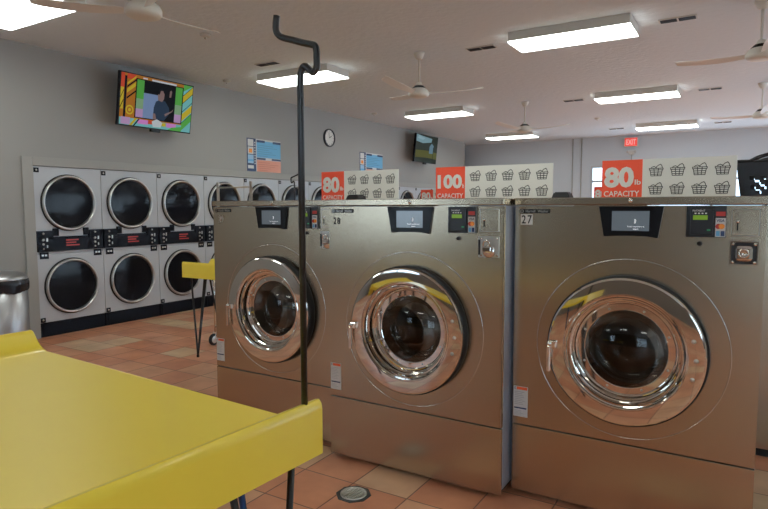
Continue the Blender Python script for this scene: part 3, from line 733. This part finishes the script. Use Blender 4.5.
def content1(bm, w, h, y):
    ms = [em('tv_orange',(.55,.20,.02)), em('tv_black',(.003,.003,.005)), em('tv_yellow',(.72,.55,.03)), em('tv_green',(.12,.50,.08)), em('tv_lilac',(.62,.38,.66)), em('tv_paleblue',(.25,.36,.60)),
          em('tv_shirt',(.03,.055,.10)), em('tv_skin',(.32,.20,.18)), em('tv_cyan',(.22,.62,.62)), em('tv_pink',(.80,.30,.75)), em('tv_red',(.75,.08,.03)), em('tv_white',(.75,.80,.85)), em('tv_sage',(.30,.5,.28)), em('tv_dark',(.006,.007,.012))]
    X = lambda u: -w/2+u*w; Z = lambda v: -h/2+v*h
    def Rr(u0,v0,u1,v1,m,k=1): rect(bm, X(u0), Z(v0), X(u1), Z(v1), y-.0004*k, m)
    def Pg(pts, m, k=2):
        f = bm.faces.new([bm.verts.new((X(u), y-.0004*k, Z(v))) for u, v in pts]); f.material_index = m
    Rr(0,0,1,1,0,0)
    Rr(0,.72,.045,1,10); Rr(0,.3,.04,.72,2); Rr(.045,.12,.075,.95,13); 
    def band(u0,u1,v0,v1,m,k=3): Pg([(u0,v0),(u1,v0+.16),(u1,v1+.16),(u0,v1)], m, k)
    Rr(.075,.9,.19,1,10,2); band(.08,.19,.62,.70,2); band(.08,.19,.72,.76,1); band(.08,.19,.78,.82,2); band(.08,.19,.50,.54,1); band(0,.04,.30,.34,1); band(0,.04,.50,.53,1)
    for rr, m in ((.052,2),(.036,0),(.018,2)):
        vs = [(.125+rr*math.cos(2*PI*i/20), .30+rr*1.8*math.sin(2*PI*i/20)) for i in range(20)]; Pg(vs, m, 4 if rr > .05 else (5 if rr > .03 else 6))
    Rr(.86,0,1,1,8,1)
    for v, m in ((.86,3),(.60,2),(.45,8),(.22,2),(.02,3)): Pg([(.86,v),(1,v+.22),(1,v+.38),(.86,v+.16)] if v < .6 else [(.86,v),(1,min(1,v+.22)),(1,1),(.86,min(1,v+.16))], m, 2)
    for v in (.18,.42,.60,.76): Pg([(.86,v),(1,v+.22),(1,v+.235),(.86,v+.015)], 1, 3)
    Rr(.19,.16,.86,.94,1,2); Rr(.40,.94,.75,.975,11,3); Rr(.28,.95,.34,.975,11,3)
    Rr(.205,.55,.30,.92,3,3); Rr(.205,.35,.30,.55,12,3); Rr(.205,.18,.30,.35,4,3)
    Rr(.745,.55,.845,.92,3,3); Rr(.745,.35,.845,.55,12,3); Rr(.745,.18,.845,.35,4,3)
    Rr(.30,.18,.50,.68,5,3); Rr(.30,.68,.745,.92,1,3)
    Pg([(.44,.18),(.445,.42),(.47,.55),(.53,.60),(.60,.58),(.66,.46),(.67,.34),(.60,.18)], 6, 4)
    Pg([(.50,.58),(.49,.68),(.51,.78),(.555,.80),(.585,.72),(.58,.62),(.555,.56)], 7, 5)
    Pg([(.495,.70),(.50,.80),(.545,.84),(.575,.79),(.53,.78),(.515,.70)], 13, 6)
    Pg([(.60,.32),(.70,.40),(.73,.46),(.71,.39),(.61,.27)], 7, 6); Pg([(.44,.18),(.44,.30),(.47,.30),(.49,.18)], 7, 5)
    Pg([(.655,.68),(.66,.80),(.675,.83),(.69,.80),(.68,.68)], 7, 5)
    Rr(0,0,.86,.14,8,2); Rr(.02,.01,.14,.15,4,3); Rr(.24,.05,.38,.14,9,3); Rr(.64,.05,.78,.14,9,3)
    Pg([(.45,.02),(.43,.13),(.50,.19),(.58,.13),(.56,.03)], 11, 4); Rr(.38,.07,.44,.15,10,3); Rr(.57,.06,.63,.13,2,3)
    Pg([(.13,0),(.20,.15),(.235,.15),(.165,0)], 2, 3); Pg([(.18,0),(.245,.14),(.265,.14),(.20,0)], 1, 4); Pg([(.66,0),(.72,.06),(.86,.10),(.86,0)], 3, 4)
    return ms
def content2(bm, w, h, y):
    ms = [em('tv2_dark',(.035,.045,.035),.8), em('tv2_sky',(.22,.36,.40),.9), em('tv2_field',(.13,.13,.035),.8), em('tv2_shirt',(.16,.27,.33),.8), em('tv2_pole',(.02,.03,.02),.8), em('tv2_cloud',(.30,.45,.50),.9)]
    X = lambda u: -w/2+u*w; Z = lambda v: -h/2+v*h
    def Pg(pts, m, k):
        f = bm.faces.new([bm.verts.new((X(u), y-.0004*k, Z(v))) for u, v in pts]); f.material_index = m
    Pg([(0,0),(1,0),(1,1),(0,1)], 0, 0); Pg([(0,.75),(.3,.70),(.7,.78),(.72,.92),(.4,.95),(0,1)], 1, 1); Pg([(.05,.86),(.3,.82),(.4,.9),(.1,.97)], 5, 2)
    Pg([(0,.15),(.55,.18),(1,.15),(1,.40),(.5,.45),(0,.42)], 2, 1)
    Pg([(.62,.35),(.63,.62),(.72,.74),(.82,.66),(.82,.36)], 3, 3); Pg([(.69,.74),(.70,.84),(.76,.84),(.77,.74)], 0, 4); Pg([(.80,.1),(.80,.6),(.82,.6),(.82,.1)], 4, 4)
    return ms
tv('wall television showing a colourful picture of a standing person', (-6.44, 5.02, 2.765), content1, math.radians(9))
tv('wall television with a green and blue outdoor picture, farther along', (-6.44, 12.41, 2.80), content2, math.radians(6))

# ------------------------------------------------------------------ posters and clock (local -Y faces the room)
def poster(label, loc, w, h, second):
    bm = nb(); box(bm, 0, -.004, 0, w, 0, h, mi=0)
    def rr(u0,v0,u1,v1,m,k=1): rect(bm, u0*w, v0*h, u1*w, v1*h, -.004-.0006*k, m)
    rr(0,0,.26,1,1); rr(.03,.76,.19,.97,2,2); rr(.03,.52,.19,.74,2,2); rr(.06,.56,.15,.68,6,3); rr(.03,.24,.19,.50,3,2); rr(.03,.08,.19,.18,2,2); rr(.03,.30,.19,.36,4,3)
    text(bm, 'INSTRUCTIONS', 0, 0, 1, 1, 0) if False else None
    for k in range(9): rr(.215,.22+k*.08,.245,.26+k*.08,2,2)
    rr(.28,.44,1,.95,4); rr(.28,.90,.52,.97,1,2); rr(.76,.90,1,.97,1,2); rr(.28,.38,1,.44,2); rr(.28,.37,.54,.43,1,2); rr(.72,.37,1,.43,1,2); rr(.28,0,1,.36,5)
    for k in range(6): rr(.31,.48+k*.065,.6+.36*((k*37)%10)/10,.495+k*.065,7,2)
    for k in range(5): rr(.31,.04+k*.06,.6+.36*((k*53)%10)/10,.052+k*.06,8,2)
    return tag(obj('wall_poster', bm, [label_white, navy, label_white, psky, pblue, psalmon, orange, pfaint, pfaint2], loc=loc, rot=(0,0,PI/2)), label, 'poster', 'instruction posters on the left wall')
poster('blue and salmon instruction poster left of the clock, beside the black pole', (XL, 6.87, 2.03), .79, .515, 0)
poster('blue and salmon instruction poster right of the clock, above the 80 sign', (XL, 10.04, 2.05), .885, .52, 1)
ck = thing('wall_clock', 'round wall clock with dark rim between the two posters', 'clock', (XL, 9.01, 2.745), PI/2)
bm = nb(); lathe(bm, [(.165,0),(.168,.03),(.158,.042),(.146,.036),(.143,.02)], seg=40); obj('rim', bm, mat('clock_rim', (.03,.035,.045), .35), ck)
bm = nb(); lathe(bm, [(0,.018),(.145,.018)], seg=40); obj('face', bm, print_white, ck)
bm = nb(); stroke(bm, [(0,0),(.06,.035)], .012, -.022); stroke(bm, [(0,0),(-.02,.10)], .008, -.023)
for k in range(12):
    a = PI/6*k; stroke(bm, [(.115*math.cos(a),.115*math.sin(a)),(.132*math.cos(a),.132*math.sin(a))], .008, -.0195)
obj('hands', bm, print_black, ck, recalc=False)

# ------------------------------------------------------------------ exit sign
es = thing('exit_sign', 'red lit exit sign high on the far wall', 'exit sign', (-2.53, YF, 3.055))
bm = nb(); box(bm, -.16, -.07, -.115, .16, 0, .115, .006); obj('housing', bm, off_white, es)
bm = nb(); box(bm, -.145, -.074, -.10, .145, -.069, .10); ep = obj('lit_panel', bm, exit_red, es)
bm = nb(); text(bm, 'EXIT', -.115, -.065, .115, .065, -.0755, bold=.02); obj('exit_lettering', bm, exit_white, ep)
el = thing('emergency_light', 'small twin emergency light on the wall under the exit sign', 'emergency light', (-2.515, YF, 2.80))
bm = nb(); box(bm, -.06, -.06, -.05, .06, 0, .05, .008); obj('housing', bm, off_white, el)
for s in (-1, 1):
    bm = nb(); lathe(bm, [(.02,0),(.035,.05),(.03,.055),(0,.05)], (s*.085,-.02,.02), seg=16); tube(bm, [(s*.05,-.03,0),(s*.085,-.03,.02)], .008, 6); obj('lamp_head', bm, satin, el)
bm = nb(); tube(bm, [(-2.515,YF-.012,2.75),(-2.515,YF-.012,2.52)], .010, 8); struct('trim_4', bm, trim_m)

# ------------------------------------------------------------------ light, camera
w = bpy.data.worlds.new('World'); bpy.context.scene.world = w; w.use_nodes = True
bg = w.node_tree.nodes['Background']; bg.inputs[0].default_value = (.62,.82,1.0,1); bg.inputs[1].default_value = 17
cam = bpy.data.cameras.new('Camera'); co = bpy.data.objects.new('Camera', cam); C.objects.link(co)
yaw, pitch, roll = math.radians(31.4413), math.radians(4.5803), math.radians(-.1123)
F_ = Vector((-math.sin(yaw), math.cos(yaw), 0)); Rt = Vector((math.cos(yaw), math.sin(yaw), 0)); U_ = Vector((0,0,1))
F2 = F_*math.cos(pitch)-U_*math.sin(pitch); U2 = U_*math.cos(pitch)+F_*math.sin(pitch)
R2 = Rt*math.cos(roll)+U2*math.sin(roll); U3 = U2*math.cos(roll)-Rt*math.sin(roll)
M = Matrix((R2, U3, -F2)).transposed().to_4x4(); M.translation = (0, 0, 1.46)
co.matrix_world = M
cam.sensor_width = 36; cam.lens = 592.94/768*36; cam.clip_start = .02; cam.clip_end = 200
S = bpy.context.scene; S.camera = co
S.view_settings.view_transform = 'Standard'; S.view_settings.look = 'None'; S.view_settings.gamma = 1; S.view_settings.use_curve_mapping = False
S.view_settings.exposure = -.82
S.cycles.max_bounces = 10; S.cycles.diffuse_bounces = 4; S.cycles.glossy_bounces = 5; S.cycles.transmission_bounces = 6; S.cycles.sample_clamp_indirect = 4
S.cycles.use_denoising = True
